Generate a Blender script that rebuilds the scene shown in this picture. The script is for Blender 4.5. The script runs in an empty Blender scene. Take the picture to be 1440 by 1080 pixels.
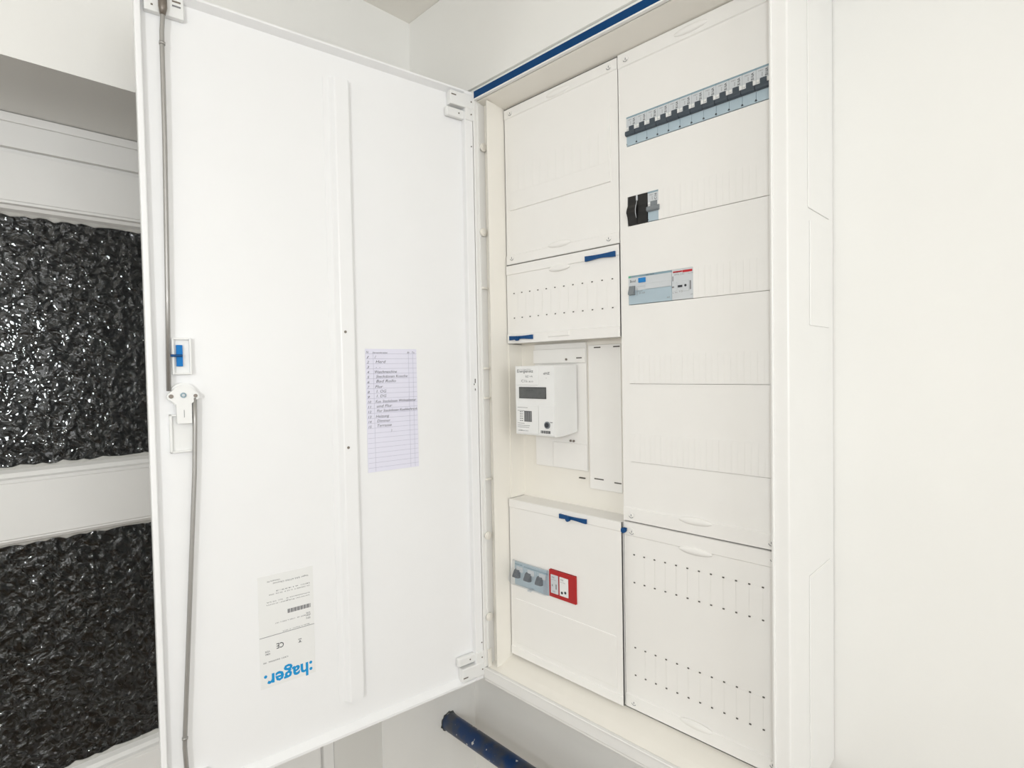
import bpy, bmesh, math
from mathutils import Vector, Matrix

# ------------------------------------------------------------------ camera
Z0 = 1.05                      # height of the cabinet's underside above the floor
scene = bpy.context.scene
COL = scene.collection
CAM = Vector((0.7816, -0.7055, 0.5875 + Z0))
yaw, pitch, roll = math.radians(44.51), math.radians(-1.56), math.radians(-1.06)
fw = Vector((-math.sin(yaw) * math.cos(pitch), math.cos(yaw) * math.cos(pitch), math.sin(pitch)))
rt = Vector((math.cos(yaw), math.sin(yaw), 0))
up = rt.cross(fw)
r2 = rt * math.cos(roll) + up * math.sin(roll)
u2 = -rt * math.sin(roll) + up * math.cos(roll)
cd = bpy.data.cameras.new('camera')
cam = bpy.data.objects.new('camera', cd)
COL.objects.link(cam)
m = Matrix((r2, u2, -fw)).transposed().to_4x4()
m.translation = CAM
cam.matrix_world = m
cd.sensor_fit = 'HORIZONTAL'
cd.sensor_width = 36.0
cd.lens = 36.0 * 787.58 / 1440.0
cd.clip_start = 0.02
scene.camera = cam

# ------------------------------------------------------------------ light
world = bpy.data.worlds.new('world')
scene.world = world
world.use_nodes = True
world.node_tree.nodes['Background'].inputs[0].default_value = (0.9, 0.95, 1.0, 1)
world.node_tree.nodes['Background'].inputs[1].default_value = 0.3

def area(name, loc, target, sx, sy, watts, color, shape='RECTANGLE'):
    d = bpy.data.lights.new(name, 'AREA')
    d.shape = shape
    d.size, d.size_y = sx, sy
    d.energy = watts
    d.color = color
    o = bpy.data.objects.new(name, d)
    COL.objects.link(o)
    o.location = loc
    o.rotation_euler = (Vector(target) - Vector(loc)).to_track_quat('-Z', 'Y').to_euler()
    return o

def bulb(name, loc, radius, watts, color):
    d = bpy.data.lights.new(name, 'POINT')
    d.shadow_soft_size = radius
    d.energy = watts
    d.color = color
    o = bpy.data.objects.new(name, d)
    COL.objects.link(o)
    o.location = loc
    return o

area('side_fill', (2.87, -1.1, 1.78), (0, -1.1, 1.78), 1.9, 1.0, 18.2, (0.94, 0.972, 1.0))  # added area lamp for the left wall and door; wall_right has no window
area('rear_fill', (1.5, -2.62, 1.65), (1.5, 0, 1.65), 1.0, 1.3, 2.6, (0.955, 0.978, 1.0))  # added area lamp before the closed rear wall, no doorway there
bulb('pendant_lamp', (1.1, -1.42, 1.80), 0.06, 20.5, (0.95, 0.977, 1.0))
bulb('glass_backlight', (-1.6, -0.74, 1.70), 0.055, 1.6, (0.93, 0.97, 1.0))  # added bulb behind the glazed door, greys the panes and gives glints

vs = scene.view_settings
vs.view_transform = 'Standard'
vs.look = 'None'
vs.exposure = 0.02
vs.gamma = 1.0
vs.use_curve_mapping = False

# ------------------------------------------------------------------ materials
def lin(c):
    return tuple(((v / 255) / 12.92 if v / 255 <= 0.04045 else ((v / 255 + 0.055) / 1.055) ** 2.4) for v in c) + (1.0,)

def mat(name, rgb, rough=0.5, metal=0.0, var=0.0, vscale=30.0, bump=0.0, bscale=200.0, spec=0.5):
    mt = bpy.data.materials.new(name)
    mt.use_nodes = True
    nt = mt.node_tree
    b = nt.nodes['Principled BSDF']
    b.inputs['Base Color'].default_value = lin(rgb)
    b.inputs['Roughness'].default_value = rough
    b.inputs['Metallic'].default_value = metal
    b.inputs['Specular IOR Level'].default_value = spec
    tc = nt.nodes.new('ShaderNodeTexCoord')
    if var:
        n = nt.nodes.new('ShaderNodeTexNoise')
        n.inputs['Scale'].default_value = vscale
        n.inputs['Detail'].default_value = 4
        nt.links.new(tc.outputs['Object'], n.inputs['Vector'])
        rmp = nt.nodes.new('ShaderNodeMapRange')
        rmp.inputs[1].default_value, rmp.inputs[2].default_value = 0.3, 0.7
        rmp.inputs[3].default_value, rmp.inputs[4].default_value = 1 - var, 1 + var * 0.3
        nt.links.new(n.outputs['Fac'], rmp.inputs[0])
        h = nt.nodes.new('ShaderNodeHueSaturation')
        h.inputs['Color'].default_value = lin(rgb)
        nt.links.new(rmp.outputs[0], h.inputs['Value'])
        nt.links.new(h.outputs[0], b.inputs['Base Color'])
    if bump:
        n2 = nt.nodes.new('ShaderNodeTexNoise')
        n2.inputs['Scale'].default_value = bscale
        n2.inputs['Detail'].default_value = 3
        nt.links.new(tc.outputs['Object'], n2.inputs['Vector'])
        bp = nt.nodes.new('ShaderNodeBump')
        bp.inputs['Strength'].default_value = bump
        bp.inputs['Distance'].default_value = 0.001
        nt.links.new(n2.outputs['Fac'], bp.inputs['Height'])
        nt.links.new(bp.outputs[0], b.inputs['Normal'])
    return mt

M = {}
M['wall'] = mat('wall_paint', (245, 244, 240), 0.7, var=0.015, vscale=6, bump=0.15, bscale=120)
M['ceiling'] = mat('ceiling_paint', (253, 249, 241), 0.8, var=0.015, vscale=6, bump=0.1, bscale=120)
M['floor'] = mat('floor_boards', (116, 92, 64), 0.5, var=0.08, vscale=9)
M['wood_white'] = mat('white_lacquer', (244, 243, 240), 0.35, var=0.02, vscale=12, bump=0.1, bscale=60)
M['shell'] = mat('cabinet_white_steel', (243, 242, 239), 0.38, var=0.01, vscale=20, bump=0.06, bscale=400)
M['door'] = mat('door_white_steel', (246, 246, 246), 0.36, var=0.008, vscale=15, bump=0.05, bscale=400)
M['inner'] = mat('cream_plastic', (244, 240, 231), 0.5, var=0.012, vscale=20)
M['cover'] = mat('cover_plastic', (246, 244, 240), 0.45, var=0.01, vscale=20)
M['plastic'] = mat('white_plastic', (240, 240, 238), 0.35, var=0.01, vscale=40)
M['blue_strip'] = mat('blue_paint', (0, 64, 116), 0.5, var=0.08, vscale=40, spec=0.2)
M['blue_tag'] = mat('blue_plastic', (18, 74, 128), 0.45, var=0.08, vscale=60, spec=0.25)
M['blue_lever'] = mat('bright_blue_plastic', (0, 120, 196), 0.45, var=0.05, vscale=60, spec=0.25)
M['steel'] = mat('bright_steel', (172, 170, 167), 0.35, metal=0.6, var=0.05, vscale=50)
M['steel_dark'] = mat('worn_steel', (134, 126, 118), 0.45, metal=0.7, var=0.1, vscale=60)
M['brk_blue'] = mat('breaker_blue_grey', (178, 196, 206), 0.45, var=0.02, vscale=80)
M['brk_grey'] = mat('breaker_label_grey', (210, 214, 217), 0.45, var=0.02, vscale=80)
M['brk_top'] = mat('breaker_top_band', (140, 166, 178), 0.45, var=0.06, vscale=120)
M['toggle'] = mat('toggle_slate', (66, 76, 86), 0.4, var=0.05, vscale=80)
M['toggle_grey'] = mat('toggle_grey', (128, 134, 138), 0.4, var=0.05, vscale=80)
M['black'] = mat('black_plastic', (22, 21, 20), 0.35, var=0.15, vscale=60)
M['dark'] = mat('dark_slot', (98, 94, 88), 0.8, var=0.1, vscale=90)
M['ink'] = mat('dark_ink', (58, 60, 66), 0.8, var=0.05, vscale=90)
M['ink_and_shade'] = mat('grey_ink_and_shade', (138, 138, 140), 0.8, var=0.05, vscale=90)
M['pen'] = mat('pencil_ink', (112, 112, 122), 0.8, var=0.1, vscale=90)
M['rule'] = mat('ruled_line_ink', (196, 196, 212), 0.8, var=0.03, vscale=90)
M['paper'] = mat('paper_lilac_white', (234, 233, 247), 0.8, var=0.005, vscale=60)
M['sticker'] = mat('sticker_white', (240, 240, 238), 0.45, var=0.008, vscale=60)
M['logo'] = mat('logo_blue', (10, 150, 214), 0.6, var=0.02, vscale=90)
M['sig_blue'] = mat('marker_blue', (22, 128, 200), 0.5, var=0.03, vscale=90)
M['green'] = mat('marker_green', (96, 176, 140), 0.5, var=0.03, vscale=90)
M['red'] = mat('red_plastic', (178, 16, 18), 0.4, var=0.06, vscale=70)
M['red_ink'] = mat('red_ink', (196, 40, 48), 0.6, var=0.05, vscale=90)
M['lcd'] = mat('lcd_grey', (96, 98, 96), 0.2, var=0.1, vscale=120)
M['lcd_edge'] = mat('lcd_edge', (58, 58, 58), 0.3, var=0.1, vscale=120)
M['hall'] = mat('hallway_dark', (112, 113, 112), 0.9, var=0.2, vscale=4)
M['putty'] = mat('putty_grey', (206, 205, 200), 0.5, var=0.12, vscale=60, bump=0.5, bscale=90)
M['soot'] = mat('chipped_edge', (92, 96, 96), 0.8, var=0.4, vscale=80)

def pipe_mat():
    mt = mat('navy_pipe_paint', (4, 48, 90), 0.38)
    nt = mt.node_tree
    b = nt.nodes['Principled BSDF']
    tc = nt.nodes.new('ShaderNodeTexCoord')
    n = nt.nodes.new('ShaderNodeTexNoise'); n.inputs['Scale'].default_value = 26; n.inputs['Detail'].default_value = 6
    nt.links.new(tc.outputs['Object'], n.inputs['Vector'])
    cr = nt.nodes.new('ShaderNodeValToRGB')
    e = cr.color_ramp.elements
    e[0].position, e[0].color = 0.42, lin((0, 48, 96))
    e[1].position, e[1].color = 0.60, lin((60, 66, 78))
    nt.links.new(n.outputs['Fac'], cr.inputs[0])
    v = nt.nodes.new('ShaderNodeTexNoise'); v.inputs['Scale'].default_value = 75; v.inputs['Detail'].default_value = 2
    nt.links.new(tc.outputs['Object'], v.inputs['Vector'])
    mr = nt.nodes.new('ShaderNodeMapRange')
    mr.inputs[1].default_value, mr.inputs[2].default_value = 0.665, 0.70
    nt.links.new(v.outputs['Fac'], mr.inputs[0])
    mx = nt.nodes.new('ShaderNodeMix'); mx.data_type = 'RGBA'
    nt.links.new(mr.outputs[0], mx.inputs[0])
    nt.links.new(cr.outputs[0], mx.inputs[6])
    mx.inputs[7].default_value = lin((214, 212, 206))
    nt.links.new(mx.outputs[2], b.inputs['Base Color'])
    return mt
M['pipe'] = pipe_mat()

def glass_mat():
    mt = bpy.data.materials.new('rippled_cathedral_glass')
    mt.use_nodes = True
    nt = mt.node_tree
    b = nt.nodes['Principled BSDF']
    b.inputs['Base Color'].default_value = (0.62, 0.64, 0.64, 1)
    b.inputs['Roughness'].default_value = 0.02
    b.inputs['IOR'].default_value = 1.5
    b.inputs['Transmission Weight'].default_value = 1.0
    tc = nt.nodes.new('ShaderNodeTexCoord')
    n0 = nt.nodes.new('ShaderNodeTexNoise'); n0.inputs['Scale'].default_value = 45; n0.inputs['Detail'].default_value = 1
    nt.links.new(tc.outputs['Object'], n0.inputs['Vector'])
    ad = nt.nodes.new('ShaderNodeVectorMath'); ad.operation = 'MULTIPLY_ADD'
    ad.inputs[1].default_value = (0.03, 0.03, 0.03)
    nt.links.new(n0.outputs['Color'], ad.inputs[0])
    nt.links.new(tc.outputs['Object'], ad.inputs[2])
    n1 = nt.nodes.new('ShaderNodeTexNoise'); n1.inputs['Scale'].default_value = 64; n1.inputs['Detail'].default_value = 1.5
    n1.inputs['Roughness'].default_value = 0.4
    nt.links.new(ad.outputs[0], n1.inputs['Vector'])
    bp = nt.nodes.new('ShaderNodeBump')
    bp.inputs['Strength'].default_value = 1.0
    bp.inputs['Distance'].default_value = 0.0105
    nt.links.new(n1.outputs['Fac'], bp.inputs['Height'])
    nt.links.new(bp.outputs[0], b.inputs['Normal'])
    return mt
M['glass'] = glass_mat()

def clear_mat():
    mt = bpy.data.materials.new('clear_plastic')
    mt.use_nodes = True
    nt = mt.node_tree
    nt.nodes.remove(nt.nodes['Principled BSDF'])
    out = nt.nodes['Material Output']
    t = nt.nodes.new('ShaderNodeBsdfTransparent'); t.inputs[0].default_value = (0.99, 0.995, 1.0, 1)
    g = nt.nodes.new('ShaderNodeBsdfGlossy'); g.inputs['Roughness'].default_value = 0.12
    nz = nt.nodes.new('ShaderNodeTexNoise'); nz.inputs['Scale'].default_value = 60
    mr = nt.nodes.new('ShaderNodeMath'); mr.operation = 'MULTIPLY'
    mr.inputs[1].default_value = 0.14
    nt.links.new(nz.outputs['Fac'], mr.inputs[0])
    mx = nt.nodes.new('ShaderNodeMixShader')
    nt.links.new(mr.outputs[0], mx.inputs[0]); nt.links.new(t.outputs[0], mx.inputs[1]); nt.links.new(g.outputs[0], mx.inputs[2])
    nt.links.new(mx.outputs[0], out.inputs[0])
    return mt
M['clear'] = clear_mat()

# ------------------------------------------------------------------ mesh builder
def W(x, y, z):                # cabinet frame: X along the wall, Y into the wall, Z above the cabinet's underside
    return Vector((x, y, z + Z0))

DA = math.radians(97.94)
DD = Vector((math.cos(DA), -math.sin(DA), 0))
DN = Vector((math.sin(DA), math.cos(DA), 0))
def D(s, n, z):                # open door frame: s from the hinge, n out of the inner face, z up
    return DD * s + DN * n + Vector((0, 0, z + Z0))

_text = {}
def text_geo(s, shear=0.0, bold=0.0):
    k = (s, shear, bold)
    if k not in _text:
        c = bpy.data.curves.new('t', 'FONT')
        c.body = s
        c.shear = shear
        c.offset = bold
        c.resolution_u = 2
        o = bpy.data.objects.new('t', c)
        me = o.to_mesh()
        vs_ = [(v.co.x, v.co.y) for v in me.vertices]
        fs_ = [tuple(p.vertices) for p in me.polygons]
        o.to_mesh_clear()
        bpy.data.objects.remove(o)
        bpy.data.curves.remove(c)
        xs = [v[0] for v in vs_]; ys = [v[1] for v in vs_]
        _text[k] = (vs_, fs_, min(xs), max(xs), min(ys), max(ys))
    return _text[k]

class MB:
    def __init__(self, T=W):
        self.v, self.f, self.m, self.s = [], [], [], []
        self.T = T
    def raw(self, vs, fs, m=0, smooth=False):
        b = len(self.v)
        self.v += [self.T(*p) for p in vs]
        for q in fs:
            self.f.append([b + i for i in q]); self.m.append(m); self.s.append(smooth)
        return self
    def box(self, x0, x1, y0, y1, z0, z1, m=0, bev=0.0):
        if not bev:
            vs = [(x, y, z) for x in (x0, x1) for y in (y0, y1) for z in (z0, z1)]
            return self.raw(vs, [(0, 1, 3, 2), (4, 6, 7, 5), (0, 4, 5, 1), (2, 3, 7, 6), (0, 2, 6, 4), (1, 5, 7, 3)], m)
        bm = bmesh.new()
        bmesh.ops.create_cube(bm, size=1)
        for v in bm.verts:
            v.co = ((x0 + x1) / 2 + v.co.x * (x1 - x0), (y0 + y1) / 2 + v.co.y * (y1 - y0), (z0 + z1) / 2 + v.co.z * (z1 - z0))
        bmesh.ops.bevel(bm, geom=bm.edges[:], offset=bev, segments=2, affect='EDGES', profile=0.5)
        bm.verts.index_update()
        self.raw([tuple(v.co) for v in bm.verts], [[v.index for v in f.verts] for f in bm.faces], m)
        bm.free()
        return self
    def prism(self, poly, ax, a0, a1, m=0, smooth=False):
        # poly lists the two remaining coordinates in order
        n = len(poly)
        def P(a, p):
            return [(a, p[0], p[1]), (p[0], a, p[1]), (p[0], p[1], a)][ax]
        vs = [P(a0, p) for p in poly] + [P(a1, p) for p in poly]
        fs = [list(range(n))[::-1], list(range(n, 2 * n))]
        b = len(self.v)
        self.raw(vs, fs, m)
        self.raw(vs, [(i, (i + 1) % n, n + (i + 1) % n, n + i) for i in range(n)], m, smooth)
        return self
    def cyl(self, c, ax, r, h, seg=20, m=0, r1=None):
        r1 = r if r1 is None else r1
        vs = []
        for a, rr in ((0, r), (h, r1)):
            for i in range(seg):
                t = 2 * math.pi * i / seg
                p = [0, 0, 0]
                p[ax] = a; p[(ax + 1) % 3] = rr * math.cos(t); p[(ax + 2) % 3] = rr * math.sin(t)
                vs.append(tuple(c[k] + p[k] for k in range(3)))
        b = len(self.v)
        self.raw(vs, [list(range(seg))[::-1], list(range(seg, 2 * seg))], m)
        for i in range(seg):
            j = (i + 1) % seg
            self.f.append([b + i, b + j, b + seg + j, b + seg + i]); self.m.append(m); self.s.append(True)
        return self
    def tube(self, pts, r, seg=12, m=0):
        pts = [Vector(p) for p in pts]
        rr = r if isinstance(r, (list, tuple)) else [r] * len(pts)
        vs = []
        for i, p in enumerate(pts):
            d = (pts[min(i + 1, len(pts) - 1)] - pts[max(i - 1, 0)]).normalized()
            a = d.cross(Vector((0, 1, 0)) if abs(d.y) < 0.9 else Vector((1, 0, 0))).normalized()
            b2 = d.cross(a)
            for k in range(seg):
                t = 2 * math.pi * k / seg
                vs.append(tuple(p + (a * math.cos(t) + b2 * math.sin(t)) * rr[i]))
        fs = []
        for i in range(len(pts) - 1):
            for k in range(seg):
                l = (k + 1) % seg
                fs.append((i * seg + k, i * seg + l, (i + 1) * seg + l, (i + 1) * seg + k))
        n = len(vs)
        b = len(self.v)
        self.raw(vs, fs, m, True)
        self.f.append([b + k for k in range(seg)][::-1]); self.m.append(m); self.s.append(False)
        self.f.append([b + n - seg + k for k in range(seg)]); self.m.append(m); self.s.append(False)
        return self
    def lens(self, c, rx, ry, rz, m=0, nu=16, nv=8):
        vs, fs = [], []
        for j in range(nv + 1):
            ph = math.pi * j / nv
            for i in range(nu):
                th = 2 * math.pi * i / nu
                vs.append((c[0] + rx * math.cos(ph), c[1] + ry * math.sin(ph) * math.cos(th), c[2] + rz * math.sin(ph) * math.sin(th)))
        for j in range(nv):
            for i in range(nu):
                k = (i + 1) % nu
                fs.append((j * nu + i, j * nu + k, (j + 1) * nu + k, (j + 1) * nu + i))
        return self.raw(vs, fs, m, True)
    def quad(self, P, R, U, w, h, m=0):
        P, R, U = Vector(P), Vector(R), Vector(U)
        return self.raw([tuple(P), tuple(P + R * w), tuple(P + R * w + U * h), tuple(P + U * h)], [(0, 1, 2, 3)], m)
    def text(self, s, P, R, U, h=None, w=None, m=0, shear=0.0, bold=0.0):
        # lower-left corner P, direction R, up U; h = cap height, w = forced width
        vs, fs, x0, x1, y0, y1 = text_geo(s, shear, bold)
        P, R, U = Vector(P), Vector(R), Vector(U)
        sy = (h / 0.7) if h else (w / (x1 - x0))
        sx = (w / (x1 - x0)) if w else sy
        return self.raw([tuple(P + R * ((x - x0) * sx) + U * (y * sy)) for x, y in vs], fs, m)
    def build(self, name, mats, parent=None, **props):
        lo = Vector([min(v[k] for v in self.v) for k in range(3)])
        hi = Vector([max(v[k] for v in self.v) for k in range(3)])
        c = (lo + hi) / 2
        me = bpy.data.meshes.new(name)
        me.from_pydata([tuple(v - c) for v in self.v], [], self.f)
        if not isinstance(mats, (list, tuple)):
            mats = [mats]
        for k in mats:
            me.materials.append(M[k])
        for p, mi, s in zip(me.polygons, self.m, self.s):
            p.material_index = mi
            p.use_smooth = s
        bm = bmesh.new(); bm.from_mesh(me)
        bmesh.ops.recalc_face_normals(bm, faces=bm.faces[:])
        bm.to_mesh(me); bm.free()
        o = bpy.data.objects.new(name, me)
        COL.objects.link(o)
        o.location = c - (wloc(parent) if parent else Vector())
        if parent:
            o.parent = parent
        for k, v in props.items():
            o[k] = v
        return o

def wloc(o):
    p = Vector()
    while o:
        p = p + o.location
        o = o.parent
    return p

def thing(name, label, cat, loc, group=None):
    o = bpy.data.objects.new(name, None)
    o.empty_display_size = 0.05
    COL.objects.link(o)
    o.location = loc
    o['label'] = label
    o['category'] = cat
    if group:
        o['group'] = group
    return o

def copy_at(o, delta, parent=None, keep_parent=True):
    c = o.copy()
    COL.objects.link(c)
    if keep_parent:
        c.parent = parent if parent else o.parent
    c.location = o.location + Vector(delta)
    return c

def copy_thing(o, delta, label=None):
    c = o.copy(); COL.objects.link(c)
    c.location = o.location + Vector(delta)
    if label: c['label'] = label
    for ch in list(o.children):
        k = ch.copy(); COL.objects.link(k); k.parent = c
        for g in list(ch.children):
            q = g.copy(); COL.objects.link(q); q.parent = k
    return c

X3, Y3, Z3 = (1, 0, 0), (0, 1, 0), (0, 0, 1)

# ------------------------------------------------------------------ the room
XL, YB, XR, YF = -0.237, 0.181, 2.9, -2.65
CEIL, FLOOR = 1.342, -Z0
JY, OY = -0.080, -1.02           # door opening, near and far jamb
XD = -0.450                      # face of the door frame, at the back of the reveal
HZ = 1.0223
ST = dict(kind='structure')
MB().box(-2.0, XR + .1, YF - .1, YB + .1, FLOOR - .05, FLOOR).build('floor', 'floor', **ST)
MB().box(-2.0, XR + .1, YF - .1, YB + .1, CEIL, CEIL + .05).build('ceiling', 'ceiling', **ST)
MB().box(XL - .3, XR + .1, YB, YB + .1, FLOOR, CEIL).build('wall_back', 'wall', **ST)
MB().box(XL, XR, 0.031, YB - .0005, 1.131, CEIL - .0005).build('wall_upper_back', 'wall', **ST)
wl = MB()
wl.box(XD, XL, JY, YB, FLOOR, CEIL)                 # pier between the doorway and the back wall
wl.box(XD, XL, OY, JY, HZ, CEIL)                    # header over the doorway
wl.box(XD, XL, YF, OY, FLOOR, CEIL)
wl.build('wall_left', 'wall', **ST)
MB().box(XR, XR + .1, YF, YB, FLOOR, CEIL).build('wall_right', 'wall', **ST)
wf = MB()
wf.box(XL - .2, XR, YF - .1, YF, FLOOR, CEIL)
wf.build('wall_front', 'wall', **ST)
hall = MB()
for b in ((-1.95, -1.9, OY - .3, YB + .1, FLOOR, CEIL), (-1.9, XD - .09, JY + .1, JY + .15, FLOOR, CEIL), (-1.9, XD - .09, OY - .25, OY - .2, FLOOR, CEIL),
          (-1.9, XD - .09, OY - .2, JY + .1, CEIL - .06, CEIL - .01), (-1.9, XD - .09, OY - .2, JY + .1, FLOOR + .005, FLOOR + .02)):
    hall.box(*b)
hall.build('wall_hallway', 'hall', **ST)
# filler of plaster between cabinet and the wall above it
MB().box(-0.05, 0.56, 0.036, 0.16, 1.1005, 1.1305).build('trim_1', 'wall', **ST)

# ------------------------------------------------------------------ glazed door in the left wall
FT = 0.056
fr = MB()
fr.box(XD - .09, XD, OY, JY, HZ - FT, HZ - .0005)
fr.box(XD - .09, XD, JY - .026, JY - .0005, FLOOR, HZ - FT)
fr.box(XD - .09, XD, OY + .0005, OY + .026, FLOOR, HZ - FT)
fr.box(XD - .09, XD - .012, OY + .02, JY - .02, .950, HZ - FT + .001)
fr.box(XD - .09, XD - .012, JY - .040, JY - .02, FLOOR, HZ - FT)
fr.box(XD, XD + .004, OY + .001, JY - .001, HZ - .016, HZ - .001, bev=.0015)      # thin lip under the soffit
door1 = fr.build('door_1', 'wood_white', **ST)
LX = XD - .006
y0, y1 = OY + .030, JY - .030          # leaf
gl0, gl1 = y0 + .105, y1 - .105        # glass daylight
def leaf_piece(name, a, b, c, d):
    return MB().box(LX - .04, LX, a, b, c, d, bev=.0015).build(name, 'wood_white', door1)
leaf_piece('door_stile', y0, gl0, FLOOR + .01, .960)
leaf_piece('door_stile', gl1, y1, FLOOR + .01, .960)
leaf_piece('door_rail', gl0 + .0003, gl1 - .0003, .880, .960)
leaf_piece('door_rail', gl0 + .0003, gl1 - .0003, .3200, .4133)
leaf_piece('door_rail', gl0 + .0003, gl1 - .0003, FLOOR + .01, -.129)
def pane(z0, z1, lo, hi):
    MB().box(LX - .026, LX - .021, gl0 - .004, gl1 + .004, z0 - .004, z1 + .004).build('glass_pane', 'glass', door1)
    def prof(zs, sgn, k):
        # moulded bead: a cove with a small quirk
        pts = [(-.021, 0), (-.001, 0), (-.001, .004), (-.006, .006), (-.009, .011), (-.016, .014), (-.0205, .016)]
        return [(LX + a, zs + sgn * b * k / .016) for a, b in pts]
    for zs, sgn, k in ((z0 - lo, 1, lo + .0035), (z1 + hi, -1, hi + .0035)):
        b = MB()
        pl = prof(zs, sgn, k)
        n = len(pl)
        vs = [(x, gl0, z) for x, z in pl] + [(x, gl1, z) for x, z in pl]
        b.raw(vs, [(i, (i + 1) % n, n + (i + 1) % n, n + i) for i in range(n)] + [list(range(n)), list(range(n, 2 * n))])
        b.build('glazing_bead', 'wood_white', door1)
    for ys, sgn in ((gl0 - .0005, 1), (gl1 + .0005, -1)):
        b = MB()
        pts = [(-.021, 0), (-.001, 0), (-.001, .003), (-.009, .008), (-.016, .011), (-.0205, .013)]
        b.prism([(LX + a, ys + sgn * c) for a, c in pts], 2, z0, z1)
        b.build('glazing_bead', 'wood_white', door1)
    # ragged putty line at the foot and head of the glass
    for zs, sgn in ((z0, 1), (z1, -1)):
        b = MB()
        n = 70
        vs = []
        for i in range(n + 1):
            y = gl0 + (gl1 - gl0) * i / n
            hgt = .0035 + .0022 * math.sin(i * 1.7) * math.sin(i * .61) + .0012 * math.sin(i * 4.3)
            vs += [(LX - .0208, y, zs), (LX - .0165, y, zs), (LX - .0195, y, zs + sgn * (.002 + hgt)), (LX - .0209, y, zs + sgn * (.003 + hgt))]
        fs = []
        for i in range(n):
            for k in range(3):
                a = i * 4 + k
                fs.append((a, a + 1, a + 5, a + 4))
        b.raw(vs, fs)
        b.build('putty_line', 'putty', door1)
pane(.4325, .8665, .0190, .0133)
pane(-.110, .311, .0188, .0088)

# ------------------------------------------------------------------ pipe under the cabinet
pr = .0195
pz = -.232
pipe = thing('pipe', 'navy blue painted pipe running out of the left wall under the cabinet', 'pipe', W(XL, .098, pz - pr))
dirp = Vector((1, -.012, .004))
MB().tube([Vector((XL + .0005, .098, pz)) + dirp * t for t in (0, .004, .3, .8, 1.4)], pr, 28).build('pipe_run', 'pipe', pipe)
co = MB()
for i in range(26):
    t = 2 * math.pi * i / 26
    t2 = 2 * math.pi * (i + 1) / 26
    q = lambda a, r: (XL + .0006, .098 + math.cos(a) * r, pz + math.sin(a) * r)
    ro = pr + .0012 + .0030 * math.sin(i * 1.9) ** 4
    ro2 = pr + .0012 + .0030 * math.sin((i + 1) % 26 * 1.9) ** 4
    vs = [q(t, pr), q(t2, pr), q(t2, ro2), q(t, ro)]
    vs += [(v[0] + .0015, v[1], v[2]) for v in vs]
    co.raw(vs, [(0, 1, 2, 3), (4, 5, 6, 7), (3, 2, 6, 7), (0, 1, 5, 4)])
co.build('wall_sleeve', 'soot', pipe, label='chipped dark ring where the pipe enters the wall')

# ------------------------------------------------------------------ the cabinet
WD, HT, DP = 0.55, 1.1, 0.179
YP = 0.0536                       # face of the covers
cab = thing('electrical_cabinet', 'tall white wall-mounted electrical distribution cabinet with its door standing open', 'cabinet', W(WD / 2, DP / 2, 0))
b = MB()
b.box(0, .002, .0, DP, .004, HT - .002)                       # left side
b.box(WD - .002, WD, .0, DP, .016, HT - .002)                 # right side
b.box(.002, WD - .002, .004, DP, HT - .004, HT - .002)        # top
b.box(.002, WD - .002, .006, DP, .016, .018)                  # bottom
b.box(.002, WD - .002, DP - .002, DP, .018, HT - .004)        # back
b.build('cabinet_body', 'shell', cab)
b = MB()
b.box(.531, .5505, -.0015, .020, .0, HT, bev=.002)            # right front frame
b.box(.5285, .531, .001, .050, .0225, HT - .016)
b.box(.5312, .5335, -.0045, -.001, .002, HT - .002, bev=.0008)
b.build('front_frame', 'shell', cab)
b = MB()
b.box(.0, .531, -.0015, .006, .0005, .0215, bev=.0018)
b.box(.0, .531, -.003, .0005, .0195, .0225, bev=.001)
b.box(.001, .531, .0, .010, -.004, .001, bev=.001)
b.build('front_frame', 'shell', cab)
b = MB()
b.box(.0, .0042, -.0015, .024, .0225, HT, bev=.001)
b.box(.0042, .0065, .006, .009, .02, HT - .02)
b.build('front_frame', 'shell', cab)
MB().box(.0042, .531, .0, .012, 1.0865, HT - .0005).build('front_frame', 'shell', cab)
MB().box(.0044, .5305, -.0016, -.0001, 1.0865, 1.0995).build('blue_strip', 'blue_strip', cab, label='deep blue painted strip along the top edge')
MB().box(.0042, .531, -.0025, .004, 1.0835, 1.0864, bev=.0008).build('front_frame', 'shell', cab)
# inner lining: top, bottom, flank
b = MB()
b.prism([(.006, 1.083), (YP + .002, 1.0755), (YP + .002, 1.0785), (.006, 1.086)], 0, .0045, .5285)
b.build('inner_lining', 'inner', cab)
b = MB()
b.prism([(.006, .021), (.022, .027), (YP + .002, .037), (YP + .002, .034), (.006, .0185)], 0, .0045, .5285)
b.build('inner_lining', 'inner', cab)
b = MB()
b.prism([(.0215, .0125), (.0265, .0095), (.0265, .0545), (.0245, .0545), (.0235, .014)], 2, .026, 1.0800)
b.build('inner_lining', 'inner', cab)
b = MB()
b.box(.0042, .0235, .0235, .026, .022, 1.082)
b.build('inner_lining', 'inner', cab)
# dark void keeps the joints between the covers dark because nothing lights the back box
# bosses and clips on the left frame
clips = [(.0083, 1.001), (.004, .8435), (.0012, .2728), (.0006, .1176)]
for k, (yy, zz) in enumerate(clips):
    g = MB()
    g.cyl((.0066, yy + .008, zz), 0, .0075, .0035, 18)
    g.cyl((.0095, yy + .008, zz), 0, .0045, .0018, 14)
    g.build('hinge_boss', 'inner', cab)
for zz in (.5891, .5333, .3801, .7394):
    MB().box(.0066, .0110, .006, .020, zz - .002, zz + .002, bev=.0008).build('clip', 'inner', cab)
MB().box(.0066, .0085, .004, .0125, .022, .056, bev=.0005).build('clip', 'inner', cab)

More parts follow.
